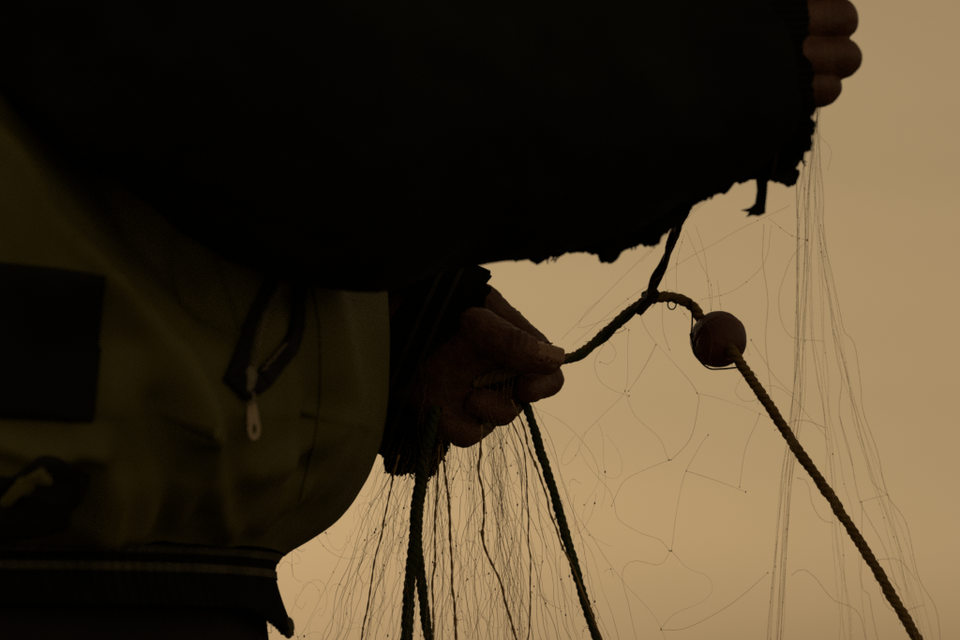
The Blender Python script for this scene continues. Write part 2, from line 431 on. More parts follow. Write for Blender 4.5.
HIPZ = .93
CX = P(30, 300, YC)[0]
def bodyf(p):
    d = smin(ell(p, (CX, YC, 1.22), (.115, .155, .24)), ell(p, (CX, YC, .96), (.10, .135, .13)), .06)
    d = smin(d, rc(p, (CX-.01, YC-.12, 1.38), (CX-.01, YC+.12, 1.38), .06, .06), .05)
    d = smin(d, rc(p, (CX-.02, YC, 1.36), (HEAD_C[0]-.06, YC, 1.47), .065, .052), .04)
    d = smin(d, rc(p, SHR, ELR, .052, .042), .03); d = smin(d, rc(p, ELR, P(640, 74, YR-.03), .042, .034), .015)
    d = smin(d, rc(p, SHL, ELL_, .052, .042), .03); d = smin(d, rc(p, ELL_, P(340, 318, .062), .042, .029), .015)
    for s in (-1, 1):
        hip = (CX, YC+.085*s, .90); kn = (CX+.03*s+.02, YC+.11*s, .50); an = (CX+.05*s-.02, YC+.13*s, .09)
        d = smin(d, rc(p, hip, kn, .085, .058), .03); d = smin(d, rc(p, kn, an, .056, .038), .015)
        d = smin(d, rc(p, an, np.array(an)+(.14, .02*s, -.045), .036, .026), .02)
    return d
def lohi(pts, pad): pts = np.array(pts); return pts.min(0)-pad, pts.max(0)+pad
lo, hi = lohi([P(352, 290, .0), P(575, 460, .0), P(575, 300, -.035), P(400, 440, .045)], .006)
v1, f1 = sdf_mesh(lefthand, lo, hi, .00085)
lo, hi = lohi([P(640, -90, YR), P(866, 120, YR), P(800, 0, YR-.045), P(800, 0, YR+.04)], .006)
v2, f2 = sdf_mesh(righthand, lo, hi, .0011)
v3, f3 = sdf_mesh(head, (HEAD_C[0]-.15, YC-.11, 1.44), (HEAD_C[0]+.14, YC+.11, 1.72), .003)
v4, f4 = sdf_mesh(bodyf, (CX-.32, -.42, .0), (P(660, 0, -.18)[0], .40, 1.50), .009)
def tmp(v, f):
    me = bpy.data.meshes.new('t'); me.from_pydata(v.tolist(), [], f.tolist()); me.validate(); me.update()
    o = bpy.data.objects.new('t', me); COL.objects.link(o); return o
def close(v, f):
    """cap the open loops that the grid box leaves, so the pieces can be united"""
    import bmesh
    me = bpy.data.meshes.new('t'); me.from_pydata(v.tolist(), [], f.tolist()); me.validate()
    bm = bmesh.new(); bm.from_mesh(me); bmesh.ops.holes_fill(bm, edges=[e for e in bm.edges if e.is_boundary], sides=0)
    bmesh.ops.recalc_face_normals(bm, faces=bm.faces[:]); bm.to_mesh(me); bm.free()
    o = bpy.data.objects.new('t', me); COL.objects.link(o); return o
parts = [close(v4, f4), close(v1, f1), close(v2, f2), close(v3, f3)]
base = parts[0]
for o in parts[1:]:
    md = base.modifiers.new('u', 'BOOLEAN'); md.operation = 'UNION'; md.object = o; md.solver = 'EXACT'
dg = bpy.context.evaluated_depsgraph_get()
bme = bpy.data.meshes.new_from_object(base.evaluated_get(dg))
nexp = len(v1)+len(v2)
if len(bme.vertices) < nexp*.6:                     # union failed: keep all skins in one mesh
    vv = [v4, v1, v2, v3]; off = np.cumsum([0]+[len(a) for a in vv[:-1]])
    bme = bpy.data.meshes.new('body'); bme.from_pydata(np.vstack(vv).tolist(), [], np.vstack([a+b for a, b in zip((f4, f1, f2, f3), off)]).tolist())
    print('union fallback')
for o in parts: bpy.data.objects.remove(o)
bme.name = 'body'; bme.materials.clear(); bme.materials.append(M['skin'])
bme.polygons.foreach_set('use_smooth', [True]*len(bme.polygons))
co = np.empty(len(bme.vertices)*3); bme.vertices.foreach_get('co', co); co = co.reshape(-1, 3)
na = np.clip(1-nailbox(co)/.0008, 0, 1)
at = bme.attributes.new('nail', 'FLOAT', 'POINT'); at.data.foreach_set('value', na)
body = bpy.data.objects.new('body', bme); COL.objects.link(body); body.parent = person
body.matrix_parent_inverse = ROOTS['person'].inverted()

# knitted cap
def capf(p):
    q = headloc(p)
    d = ell(q, (-.014, 0, .034), (.109, .087, .107))
    tilt = q[..., 2]-.040+q[..., 0]*.12
    d = smax(d, -tilt, .004)
    th = np.arctan2(q[..., 1], q[..., 0])
    band = np.maximum(np.abs(ell(q, (-.014, 0, .034), (.111, .089, .109)))-.005, np.abs(tilt-.02)-.022)-.001
    d = smin(d, band, .003)
    return d+.0009*np.cos(th*70)
v, f = sdf_mesh(capf, (HEAD_C[0]-.18, YC-.12, 1.54), (HEAD_C[0]+.16, YC+.12, 1.78), .0026)
obj('knitted_cap', v, f, M['cap'], person)

# --- jacket body ---
def prof(tab, y):
    t = np.array(tab, dtype=float); return np.interp(y, t[:, 0], t[:, 1])
def smooth_prof(tab, ys):
    y = prof(tab, ys); k = np.ones(5)/5
    return np.convolve(np.pad(y, 2, mode='edge'), k, 'valid')
def polyd(px, py, line):
    d = np.full(px.shape, 1e9); s = 0*d
    for (x0, y0), (x1, y1) in zip(line[:-1], line[1:]):
        ex, ey = x1-x0, y1-y0; t = np.clip(((px-x0)*ex+(py-y0)*ey)/(ex*ex+ey*ey), 0, 1)
        dd = np.hypot(px-x0-t*ex, py-y0-t*ey); d = np.minimum(d, dd)
    return d
def grid_faces(n, m, wrap=True):
    i = np.arange(n-1)[:, None]*m; j = np.arange(m if wrap else m-1)[None]; j2 = (j+1) % m
    return np.stack([i+j, i+j2, i+m+j2, i+m+j], -1).reshape(-1, 4)
ys = np.concatenate([np.arange(-318, 440, 7.0), np.arange(440, 557, 3.0)])
XF = [(-318, 150), (-280, 210), (-200, 285), (0, 350), (150, 374), (290, 388), (340, 391), (400, 389), (440, 380), (470, 369), (500, 352), (520, 335), (535, 315), (545, 299), (552, 285), (557, 275)]
XB = [(-318, -90), (-280, -200), (-200, -290), (0, -330), (300, -335), (500, -325), (557, -285)]
WD = [(-318, .085), (-300, .13), (-270, .175), (-200, .205), (0, .215), (300, .222), (430, .222), (500, .208), (535, .190), (557, .172)]
M_ = 300
th = np.arange(M_)*2*math.pi/M_
xf = smooth_prof(XF, ys); xb = smooth_prof(XB, ys); wd = smooth_prof(WD, ys)
V = np.zeros((len(ys), M_, 3))
e = 2/2.35
for i, y in enumerate(ys):
    p0 = P(480, y, YC); z = p0[2]
    X0, X1 = P(xb[i], y, YC)[0], P(xf[i], y, YC)[0]
    c, a = (X0+X1)/2, (X1-X0)/2
    V[i, :, 0] = c+a*np.sign(np.cos(th))*np.abs(np.cos(th))**e
    V[i, :, 1] = YC+wd[i]*np.sign(np.sin(th))*np.abs(np.sin(th))**e
    V[i, :, 2] = z
def grid_normals(V):
    du = np.roll(V, -1, 1)-np.roll(V, 1, 1); dv = np.gradient(V, axis=0)
    n = np.cross(dv, du); n /= np.linalg.norm(n, axis=-1)[..., None]+1e-12
    return n
N = grid_normals(V)
if (N[len(ys)//2, 0] @ np.array([1, 0, 0])) < 0: N = -N
px, py = topx(V.reshape(-1, 3)); px = px.reshape(V.shape[:2]); py = py.reshape(V.shape[:2])
near = np.clip(-N[..., 1]*3, 0, 1)
disp = .006*fbm(V*np.array([7, 7, 5]), 11, 3)+.0022*fbm(V*np.array([22, 22, 13]), 21, 2)
low = np.clip((py-330)/200, 0, 1)
disp += low*(.0085*vnoise(np.stack([th[None]*7+0*py, py*.006, 0*py], -1), 31)+.005*vnoise(np.stack([th[None]*17+0*py, py*.009, 0*py], -1), 33))*np.clip((557-py)/40, .25, 1)
FOLDS = [([(-40, 60), (40, 175), (105, 268), (150, 330), (190, 420)], 16, .013), ([(70, 105), (150, 215), (225, 290)], 42, -.034),
         ([(392, 430), (330, 490), (265, 535)], 14, .008), ([(395, 470), (330, 520), (285, 545)], 10, -.007),
         ([(175, 350), (205, 450), (228, 540)], 13, .007), ([(150, 400), (165, 470), (160, 545)], 13, -.006),
         ([(330, 290), (350, 370), (372, 420)], 16, .006), ([(300, 300), (318, 400), (305, 470)], 14, -.007),
         ([(90, 430), (110, 480), (105, 540)], 12, .007), ([(0, 440), (50, 452), (95, 440)], 12, .006),
         ([(100, 275), (96, 350), (90, 430)], 9, -.004), ([(205, 230), (222, 275), (240, 320)], 10, -.006), ([(250, 470), (300, 460), (350, 430)], 16, .006)]
for line, w, amp in FOLDS:
    disp += near*amp*np.exp(-(polyd(px, py, line)/w)**2)
ld = np.array([105., 150.]); ld /= np.linalg.norm(ld)
sdl = (px-0)*(-ld[1])+(py-118)*ld[0]+4*np.sin(py*.05)
disp += near*.016*np.clip(sdl/14, 0, 1)*np.exp(-(np.clip(sdl, 0, 999)/110)**2)*np.clip((345-py)/60, 0, 1)
front = np.exp(-(np.sin(th)[None]/.35)**2)*(np.cos(th)[None] > 0)
disp = disp*(1-.85*front)                               # keep the belly outline
edge = np.clip((557-ys)/25, 0, 1)[:, None]
disp = disp*(.25+.75*edge)
V = V+N*disp[..., None]
jv = V.reshape(-1, 3); jf = grid_faces(len(ys), M_)
jacket = obj('jacket', jv, jf, M['olive'], person, label='olive jacket body with a black patch and an open zip pocket')
bvh = BVHTree.FromPolygons([tuple(a) for a in jv], jf.tolist())
def hit(x, y, off=.0015):
    d = FW + (x-480)*K*RT - (y-320)*K*UP
    loc, nor, _, _ = bvh.ray_cast(Vector(CP), Vector(d).normalized())
    if loc is None: return None, None
    if nor @ Vector(d) > 0: nor = -nor
    return np.array(loc+nor*off), np.array(nor)
def drape(name, A, B, m, parent, rows=8, step=6, off=.001, thick=.0012, wob=0., label=None):
    """cloth piece between two photo-space lines A and B, laid on the jacket, with thickness"""
    A = spline(np.array(A, dtype=float), step) if len(A) > 2 else spline(np.array(A, dtype=float), step)
    n = len(A); Bq = np.array(B, dtype=float)
    s = np.concatenate([[0], np.cumsum(np.linalg.norm(np.diff(Bq, axis=0), axis=1))]); u = np.linspace(0, s[-1], n)
    B = np.stack([np.interp(u, s, Bq[:, k]) for k in (0, 1)], 1)
    top = []; bot = []
    for i in range(n):
        for r in range(rows+1):
            q = A[i]+(B[i]-A[i])*r/rows
            h, nr = hit(q[0], q[1], 0)
            if h is None: h, nr = (np.array(P(q[0], q[1], YC-.1)), np.array([0, -1., 0])) if not top else (top[-1], np.array([0, -1., 0]))
            w = off+thick+wob*(vnoise(np.array([[q[0]*.06, q[1]*.06, 3.]]), 5)[0]+1)*.5
            top.append(h+nr*w); bot.append(h+nr*(off-.004))
    nn = len(top); f1 = grid_faces(n, rows+1, False)
    f = [list(q) for q in f1]+[[a+nn for a in q[::-1]] for q in f1]
    ring = [i*(rows+1) for i in range(n)]+[(n-1)*(rows+1)+r for r in range(1, rows+1)]+[i*(rows+1)+rows for i in range(n-2, -1, -1)]+[r for r in range(rows-1, 0, -1)]
    f += [[ring[i], ring[(i+1) % len(ring)], ring[(i+1) % len(ring)]+nn, ring[i]+nn] for i in range(len(ring))]
    return obj(name, np.vstack([top, bot]), f, m, parent, label=label)
drape('patch', [(-60, 256), (0, 262), (60, 268), (106, 276)], [(-60, 410), (0, 416), (50, 420), (91, 423)], M['black'], jacket, rows=16, step=5, label='black rectangular patch on the jacket side')
drape('side_pocket', [(-40, 470), (-12, 474), (12, 476), (40, 458), (66, 462), (90, 476)], [(-40, 536), (0, 538), (36, 534), (58, 524), (66, 506), (80, 494)], M['tape'], jacket, rows=10, step=4, wob=.005, label='dark crumpled pocket low on the jacket')
drape('side_pocket_lip', [(6, 494), (26, 474), (44, 464)], [(12, 500), (34, 488), (50, 470)], M['olive'], jacket, rows=4, step=4, off=.0062, thick=.001)
drape('zip_tape', [(289, 240), (283, 262), (262, 312), (250, 345), (243, 372)], [(272, 240), (268, 268), (247, 318), (233, 355), (222, 380)], M['tape'], jacket, rows=4, step=4, off=.002)
drape('zip_tape', [(298, 255), (292, 290), (290, 322), (279, 346), (256, 372)], [(312, 255), (304, 290), (302, 328), (290, 356), (264, 388)], M['tape'], jacket, rows=4, step=4, off=.002)
drape('zip_tape', [(222, 380), (236, 376), (252, 370)], [(243, 400), (252, 396), (264, 388)], M['tape'], jacket, rows=4, step=4, off=.002)
def teeth(lines):
    mb = MB()
    for line in lines:
        for k, q in enumerate(spline(np.array(line, dtype=float), 2.6)):
            h, nr = hit(q[0], q[1], .0038)
            if h is None: continue
            s = np.array([.0013, 0, .0004]); mb.tube(np.array([h-s, h+s]), .00042, 4)
    return mb
teeth([[(286, 248), (281, 272), (262, 322), (250, 360), (246, 374)]]).build('zip_teeth', M['metal'], jacket)
teeth([[(279, 346), (268, 358), (257, 371)]]).build('zip_teeth', M['metal'], jacket)
def plate(outline, hole, dz, th_, name, m, bev=.0004):
    """small flat fitting lying on the jacket, cut from an outline in photo pixels"""
    c = np.mean(outline, 0); h, nr = hit(c[0], c[1], 0)
    def at(q, w): return np.array(P(q[0], q[1], h[1]-w))
    n = len(outline); o = np.array(outline, dtype=float)
    oi = c+(o-c)*.9
    if hole:
        hc, hr = np.array(hole[:2], dtype=float), hole[2:]
        an = np.arctan2(o[:, 1]-hc[1], o[:, 0]-hc[0])
        inner = np.stack([hc[0]+hr[0]*np.cos(an), hc[1]+hr[1]*np.sin(an)], 1)
        oi = inner+(o-inner)*.86
        rings = [(inner, dz), (inner, dz+th_), (oi, dz+th_), (o, dz+th_*.7), (o, dz)]
    else:
        rings = [(oi, dz), (o, dz+th_*.3), (o, dz+th_*.7), (oi, dz+th_)]
    v = [at(q, w) for rg_, w in rings for q in rg_]
    f = []
    k = len(rings)
    for r in range(k if hole else k-1):
        r2 = (r+1) % k
        f += [[r*n+i, r*n+(i+1) % n, r2*n+(i+1) % n, r2*n+i] for i in range(n)]
    if not hole: f += [list(range(n))[::-1], [(k-1)*n+i for i in range(n)]]
    return obj(name, v, f, m, jacket, smooth=False)
plate([(243, 372), (249, 366), (255, 368), (257, 376), (254, 388), (249, 393), (244, 386)], None, .002, .004, 'zip_slider', M['metal'])
plate([(246.5, 392), (251, 390), (255, 393), (256, 400), (253, 404), (249, 404), (246, 399)], (251, 397, 2.0, 4.0), .003, .0016, 'zip_pull_link', M['metal'])
plate([(247, 402), (255.5, 402), (258, 414), (260, 426), (260, 434), (257, 440), (253, 441), (249.5, 438), (247.5, 430), (247, 415)], (254.5, 429, 2.8, 5.5), .004, .0022, 'zip_pull', M['pull'])
# seam piping beside the zip pocket and along the front
mb = MB()
for line in ([(208, 225), (216, 262), (228, 292), (240, 330)], [(308, 262), (320, 330), (318, 420), (300, 500)]):
    pts = [hit(q[0], q[1], .0002)[0] for q in spline(np.array(line, dtype=float), 5)]
    mb.tube(np.array([q for q in pts if q is not None]), .0009, 6)
mb.build('seam', M['olive'], jacket)
# collar
def collar():
    ys = np.arange(-390, -300, 6.0); V = []
    for y in ys:
        z = P(480, y, YC)[2]; k = (y+300)/-90
        a, b = .095-.012*k, .095-.01*k
        for t in np.arange(80)*2*math.pi/80:
            V.append((CX+.005+.035*k+a*math.cos(t), YC+b*math.sin(t), z-.02*math.cos(t)*(1-k)+.003*math.sin(5*t)))
    n = len(ys); V = np.array(V).reshape(n, 80, 3); Vi = V[::-1].copy(); c = Vi.mean(1, keepdims=True)
    Vi[..., :2] = c[..., :2]+(Vi[..., :2]-c[..., :2])*.93
    W = np.vstack([Vi, V])
    obj('collar', W.reshape(-1, 3), grid_faces(2*n, 80), M['black'], jacket)
collar()

# --- waistband ---
WB = [(545, 288), (552, 281), (560, 275), (568, 272.5), (576, 272.5), (590, 276), (605, 281), (618, 286), (640, 294)]
def band(y0, y1, out, name, m, parent, nrow, drop=0., rib=.0009, seg=1200, x_in=.0045):
    t = np.arange(seg)*2*math.pi/seg; fr = np.abs(np.where(t > math.pi, t-2*math.pi, t))
    rows = []
    for i in range(nrow+1):
        k = i/nrow
        dy = drop*np.clip(1-fr/.42, 0, 1)*k
        y = y0+(y1-y0)*k+dy
        xfr = np.interp(y, *np.array(WB).T)
        Pm = np.array([P(xx, yy, YC) for xx, yy in zip(xfr, y)])
        Pb = P(-290, y0, YC)[0]
        c, a = (Pm[:, 0]+Pb)/2, (Pm[:, 0]-Pb)/2
        rr = rib*np.cos(t*(seg//8))
        ca, sa = np.cos(t), np.sin(t)
        wob = .0015*np.sin(t*9+1)*(np.abs(sa))+.002*np.sin(4*t+.3*i/nrow)*np.abs(sa)
        rows.append(np.stack([c+(a+out+rr+wob)*np.sign(ca)*np.abs(ca)**.9, YC+(.168+out+rr+wob)*np.sign(sa)*np.abs(sa)**.9, Pm[:, 2]], -1))
    outer = np.array(rows)
    cen = outer.mean(1, keepdims=True); inner = outer.copy()
    dv = outer-cen; dv[..., 2] = 0; L_ = np.linalg.norm(dv, axis=-1, keepdims=True)
    inner = outer-dv/L_*x_in
    W = np.vstack([outer, inner[::-1], outer[:1]])
    return obj(name, W.reshape(-1, 3), grid_faces(len(W), seg), m, parent)
waist = band(546, 611, 0, 'waistband', M['knit'], person, 22, drop=25)
band(555, 562, .0007, 'waist_stripe', M['stripe'], waist, 3, x_in=.003)
band(571, 579, .0007, 'waist_stripe', M['stripe'], waist, 3, x_in=.003)
mb = MB(); c = P(288.5, 628, YC-.012)
v, f = sdf_mesh(lambda p: ell(p, c, (.0028, .006, .0052))+.0003*vnoise(p*600), np.array(c)-.009, np.array(c)+.009, .0007)
obj('snap_button', v, f, M['stripe'], waist)
for k, (x, y) in enumerate([(262, 621), (267, 626), (271, 629), (266, 623)]):
    q0 = np.array(P(x, y, YC-.02)); mb.tube(spline([q0+(0, 0, .003), q0, q0+(-.0008+.0006*k, 0, -.0016), q0+(-.0014, 0, -.002)], .0006), .00013, 4)
mb.build('loose_thread', M['knit'], waist, kind='stuff')

# --- trousers and boots ---
def trousf(p):
    zt = P(480, 570, YC)[2]
    XFt = P(249, 610, YC)[0]; XBt = P(-270, 610, YC)[0]; c = (XFt+XBt)/2; a = (XFt-XBt)/2
    d = ell(p, (c+.006, YC, .90), (a+.006, .170, .22))
    d = smin(d, rc(p, (c, YC, 1.02), (c, YC, .9), .12, .13), .02)
    for s in (-1, 1):
        hip = (c, YC+.085*s, .86); kn = (CX+.03*s+.025, YC+.11*s, .50); an = (CX+.05*s-.02, YC+.13*s, .10)
        d = smin(d, rc(p, hip, kn, .102, .085), .03); d = smin(d, rc(p, kn, an, .085, .075), .02)
    d = d+.006*fbm(p*np.array([9, 9, 6]), 41, 3)+.004*vnoise(p*np.array([14, 14, 30]), 43)*np.clip((.75-p[..., 2])*2, 0, 1)
    return smax(smax(d, p[..., 2]-zt, .004), .13-p[..., 2], .004)
v, f = sdf_mesh(trousf, (CX-.28, YC-.28, .10), (CX+.26, YC+.28, 1.03), .007)
obj('trousers', v, f, M['trouser'], person)
for s in (-1, 1):
    an = np.array((CX+.05*s-.02, YC+.13*s, .10)); toe = an+(.17, .025*s, -.055)
    def bootf(p):
        d = rc(p, an+(0, 0, .16), an, .062, .055)
        d = smin(d, rc(p, an+(-.02, 0, -.05), toe, .05, .042), .03)
        sole = np.maximum(smin(rc(p, an+(-.02, 0, -.05), toe, .056, .048), 9., .01), np.abs(p[..., 2]-.012)-.014)
        d = smin(d, sole, .003)
        d = smax(d, -(p[..., 2]+.002), .002); d = smax(d, p[..., 2]-.22, .004)
        return d+.0008*vnoise(p*60)
    v, f = sdf_mesh(bootf, an+(-.12, -.11, -.12), toe+(.09, .11, .22), .005)
    obj('boot', v, f, M['rubber'], person)

# --- sleeves ---
def sleeve(path, rv, rd, name, m, parent, step=.0045, seg=150, wr=1.0, seed=50, hem=.03, ribs=0, label=None, jag=0., rim=None):
    q = PP(path); s0 = np.concatenate([[0], np.cumsum(np.linalg.norm(np.diff(q, axis=0), axis=1))])
    c = spline(q, step); s = np.linspace(0, s0[-1], len(c))
    a = np.interp(s, s0, [R(n, p[2]) for n, p in zip(rv, path)]); b = np.interp(s, s0, rd)
    kk = 9; sm = lambda u: np.convolve(np.pad(u, kk//2, mode='edge'), np.ones(kk)/kk, 'valid')
    a, b = sm(a), sm(b)
    t = np.gradient(c, axis=0); t /= np.linalg.norm(t, axis=1)[:, None]
    up = np.array([0, 0, 1.]); n1 = up-t*(t@up)[:, None]; n1 /= np.linalg.norm(n1, axis=1)[:, None]; n2 = np.cross(t, n1)
    th = np.arange(seg)*2*math.pi/seg
    dirv = np.cos(th)[None, :, None]*n1[:, None]*1.0, np.sin(th)[None, :, None]*n2[:, None]
    V = c[:, None]+a[:, None, None]*dirv[0]+b[:, None, None]*dirv[1]
    D = dirv[0]+dirv[1]
    un = (c-c[0])@t[len(t)//2]
    fold = vnoise(np.stack([np.broadcast_to(s[:, None]*26, V.shape[:2])+2*np.sin(th*1+1)[None], np.broadcast_to(th[None]*1.3, V.shape[:2]), 0*V[..., 0]], -1), seed)
    # keep wrinkles periodic round the sleeve by using positions for the rest
    dsp = wr*(.0045*fbm(V*np.array([13, 13, 20]), seed+1, 3)+.0016*fbm(V*60, seed+2, 2)+.0035*vnoise(V*np.array([30, 14, 14]), seed+3))
    V = V+D*dsp[..., None]
    if ribs: V = V+D*(.0008*np.cos(th*ribs))[None, :, None]
    if jag:
        k = np.clip((s-(s[-1]-.02))/.02, 0, 1)[:, None]
        V = V+t[:, None]*(k*jag*fbm(np.stack([np.cos(th)*6, np.sin(th)*6, 0*th], -1), seed+9, 4)[None])[..., None]
    if rim is not None:
        k = np.clip((s-(s[-1]-.06))/.06, 0, 1)[:, None]
        V = V+t[:, None]*(k*np.array([R(rim(a_)) for a_ in th])[None])[..., None]
    m_in = min(len(V), max(2, int(hem/step))); In = V[::-1][:m_in].copy()
    In = In-D[::-1][:m_in]*np.minimum(.003, .001*np.arange(m_in)+.0012)[:, None, None]
    W = np.vstack([V, In])
    return obj(name, W.reshape(-1, 3), grid_faces(len(W), seg), m, parent, label=label)
near_path = [(-75, -250, -.165), (-45, -165, -.235), (60, -70, -.27), (220, 48, -.262), (340, 106, -.242), (450, 100, -.217), (575, 84, -.19), (690, 64, -.168), (738, 54, -.160)]
near_sl = sleeve(near_path, [70, 140, 163, 178, 182, 174, 160, 136, 124], [.045, .08, .088, .088, .085, .08, .072, .064, .060], 'sleeve', M['black'], person, wr=1.0, label='bulky black sleeve of the raised arm, torn along its underside')
sleeve([(728, 52, -.158), (760, 49, -.157), (789, 48, -.156)], [127, 128, 129], [.061, .062, .061], 'cuff', M['knit'], near_sl, step=.002, seg=420, wr=.25, seed=60, ribs=105, hem=.02, jag=.004)
sleeve([(738, 55, -.1575), (742, 54.2, -.1573)], [130, 130], [.0632, .0632], 'cuff_stripe', M['dimstripe'], near_sl, step=.001, seg=300, wr=.25, seed=60, hem=.003)
far_path = [(-40, -205, .15), (10, 0, .22), (70, 195, .27), (170, 240, .21), (260, 275, .14), (340, 314, .055), (400, 347, .015)]
far_sl = sleeve(far_path, [110, 130, 130, 120, 112, 104, 98], [.06, .07, .07, .062, .055, .05, .047], 'sleeve', M['black'], person, seed=70, label='black sleeve of the lowered arm, behind the jacket front')
sleeve([(392, 344, .014), (425, 358, .014), (456, 369, .015)], [98, 101, 101], [.047, .046, .044], 'cuff', M['knit'], far_sl, step=.002, seg=420, wr=.3, seed=80, ribs=105, hem=.02, jag=.003, rim=lambda a_: float(np.interp(a_, [0, .5, .9, 1.25, 1.6, 2.1, 2.6, 3.1, 3.6, 6.28], [0, 4, 6, -6, -26, -50, -52, -34, -8, 0])))
sleeve([(408, 351, .014), (412, 352.7, .014)], [101, 101], [.0478, .0478], 'cuff_stripe', M['dimstripe'], far_sl, step=.001, seg=300, wr=.3, seed=80, hem=.003)
sleeve([(424, 357.6, .014), (428, 359.3, .014)], [102.3, 102.3], [.0475, .0475], 'cuff_stripe', M['dimstripe'], far_sl, step=.001, seg=300, wr=.3, seed=80, hem=.003)

def torn(outline, inner, Y0, name, parent, m, jag=2.0, rows=8, step=.7, yw=.006, seed=90, th_=.0011, hairs=28):
    """ragged strip of torn cloth hanging off a hem; outline is its frayed edge"""
    A = spline(np.array(outline, dtype=float), step); n = len(A)
    Bq = np.array(inner, dtype=float); u = np.linspace(0, 1, n); sB = np.linspace(0, 1, len(Bq))
    B = np.stack([np.interp(u, sB, Bq[:, k]) for k in (0, 1)], 1)
    d = A-B; d /= np.linalg.norm(d, axis=1)[:, None]
    j = vnoise(np.stack([np.arange(n)*step*.30, 0*u, 0*u], -1), seed)*jag+vnoise(np.stack([np.arange(n)*step*.11, 0*u, 0*u], -1), seed+5)*jag*1.2+vnoise(np.stack([np.arange(n)*step*.9, 0*u, 0*u], -1), seed+1)*jag*.6
    j = j*(.35+1.1*np.clip(vnoise(np.stack([np.arange(n)*step*.035, 0*u, 0*u], -1), seed+7)+.35, 0, 1.2))
    A = A+d*j[:, None]
    V = []
    for i in range(n):
        for r in range(rows+1):
            q = B[i]+(A[i]-B[i])*r/rows
            Y = Y0+yw*vnoise(np.array([[q[0]*.03, q[1]*.02, 0.]]), seed+3)[0]*r/rows
            V.append(P(q[0], q[1], Y))
    V = np.array(V); back = V+np.array([0, th_, 0]); nn = len(V); m_ = rows+1
    f1 = grid_faces(n, m_, False).tolist()
    ring = [i*m_ for i in range(n)]+[(n-1)*m_+r for r in range(1, m_)]+[i*m_+rows for i in range(n-2, -1, -1)]+[r for r in range(rows-1, 0, -1)]
    f = f1+[[a+nn for a in q[::-1]] for q in f1]+[[ring[i], ring[(i+1) % len(ring)], ring[(i+1) % len(ring)]+nn, ring[i]+nn] for i in range(len(ring))]
    o = obj(name, np.vstack([V, back]), f, m, parent, smooth=False)
    mb = MB()
    for k in range(n//hairs):
        i = rnd.randrange(n); q = A[i]; l = rnd.uniform(2, 6)
        e1 = q+d[i]*l*.5+rng.normal(0, 1.2, 2); e2 = q+d[i]*l+rng.normal(0, 1.8, 2)
        mb.tube(spline([P(*(q-d[i]*2), Y0), P(*q, Y0), P(*e1, Y0-.001), P(*e2, Y0-.001)], .0006), rnd.uniform(.0002, .0005), 4)
    mb.build('frayed_thread', m, parent, kind='stuff')
    return o
torn([(515, 262), (525, 259.5), (540, 262), (562, 255), (576, 253), (596, 255), (600, 261), (610, 264), (618, 259), (622, 252), (638, 246), (650, 246), (658, 243), (663, 236), (668, 233), (680, 223), (691, 208), (702, 201), (715, 195), (727, 193), (731, 186), (734, 180), (742, 182), (754, 179), (768, 181), (778, 184), (789, 188), (797, 184), (798, 178), (795, 171), (803, 160), (806, 150), (810, 138), (813, 131), (809, 120), (812, 106), (816, 98)],
     [(505, 235), (600, 215), (650, 195), (690, 165), (730, 145), (780, 140), (785, 120), (790, 95), (795, 80)], YR-.015, 'torn_edge', near_sl, M['black'], jag=2.1)
torn([(374, 425), (377, 440), (379, 452), (383, 462), (386, 471), (394, 474), (404, 477), (416, 473), (426, 476), (433, 477), (438, 468), (443, 458), (448, 450), (450, 440)],
     [(385, 385), (392, 385), (402, 385), (415, 385), (430, 390), (440, 400)], .030, 'torn_edge', far_sl, M['knit'], jag=3.2, seed=97, hairs=9)
# torn strap end hanging from the sleeve
so_ = np.array([(754, 160), (769, 160), (767.5, 190), (766, 205), (765.5, 213), (759, 216), (753, 215), (746, 217), (749, 212), (741, 210), (750, 207.5), (755, 203), (757, 190)], dtype=float)
vv = [P(x, y, YR-.016+.004*math.sin(y*.08)) for x, y in so_]; vb = [np.array(q)+(0, .0016, 0) for q in vv]; n = len(so_)
obj('strap', vv+vb, [list(range(n)), [n+i for i in range(n)][::-1]]+[[i, (i+1) % n, (i+1) % n+n, i+n] for i in range(n)], M['black'], near_sl, smooth=False)

# ------------------------------------------------------------------ ropes
GZ = .006
def to_ground(pts, x_end, y_end=None, coil=0):
    """carry a hanging line on, under its own weight, to the sand below"""
    q = [np.array(P(*p)) for p in pts]
    a, b = q[-2], q[-1]; sl_ = (b-a)/np.linalg.norm(b-a)
    ye = b[1]+.05 if y_end is None else y_end
    e_ = np.array([x_end, ye, GZ+.004])
    q.append(b+sl_*.12)
    q.append(q[-1]*.45+e_*.55+np.array([0, 0, .03])); q.append(e_+np.array([0, 0, .02])); 
    an = rnd.uniform(0, 6)
    for k in range(1, 6): q.append(e_+np.array([.035*k*math.cos(an+k*.7), .035*k*math.sin(an+k*.7), 0]))
    return q
fr = thing('float_rope', 'brown twisted rope with a round red float, pinched between thumb and finger', 'rope', tuple(P(560, 360, -.008)))
mb = MB()
fpts = [(474, 384, -.010), (505, 374, -.012), (535, 366, -.012), (562, 360, -.010), (580, 354, -.004), (596, 342, 0), (615, 325, 0), (636, 307, 0), (648, 300, 0), (662, 297, 0), (680, 299, 0), (694, 308, 0), (703, 322, .004), (716, 336, -.003), (733, 352, -.0135), (741, 364, -.0125), (753, 382, -.006), (775, 415, 0), (800, 454, 0), (825, 489, 0), (850, 527, 0), (875, 567, 0), (896, 603, 0), (917, 640, 0), (940, 682, 0)]
rope(mb, to_ground(fpts, P(940, 682, 0)[0]+.22), R(5.7), 3, pitch=.0115, fuzz=330, fl=.0035, off=.44, sr=.58)
mb.build('rope', M['rope'], fr)
mb = MB()          # older worn wrapping between hand and knot
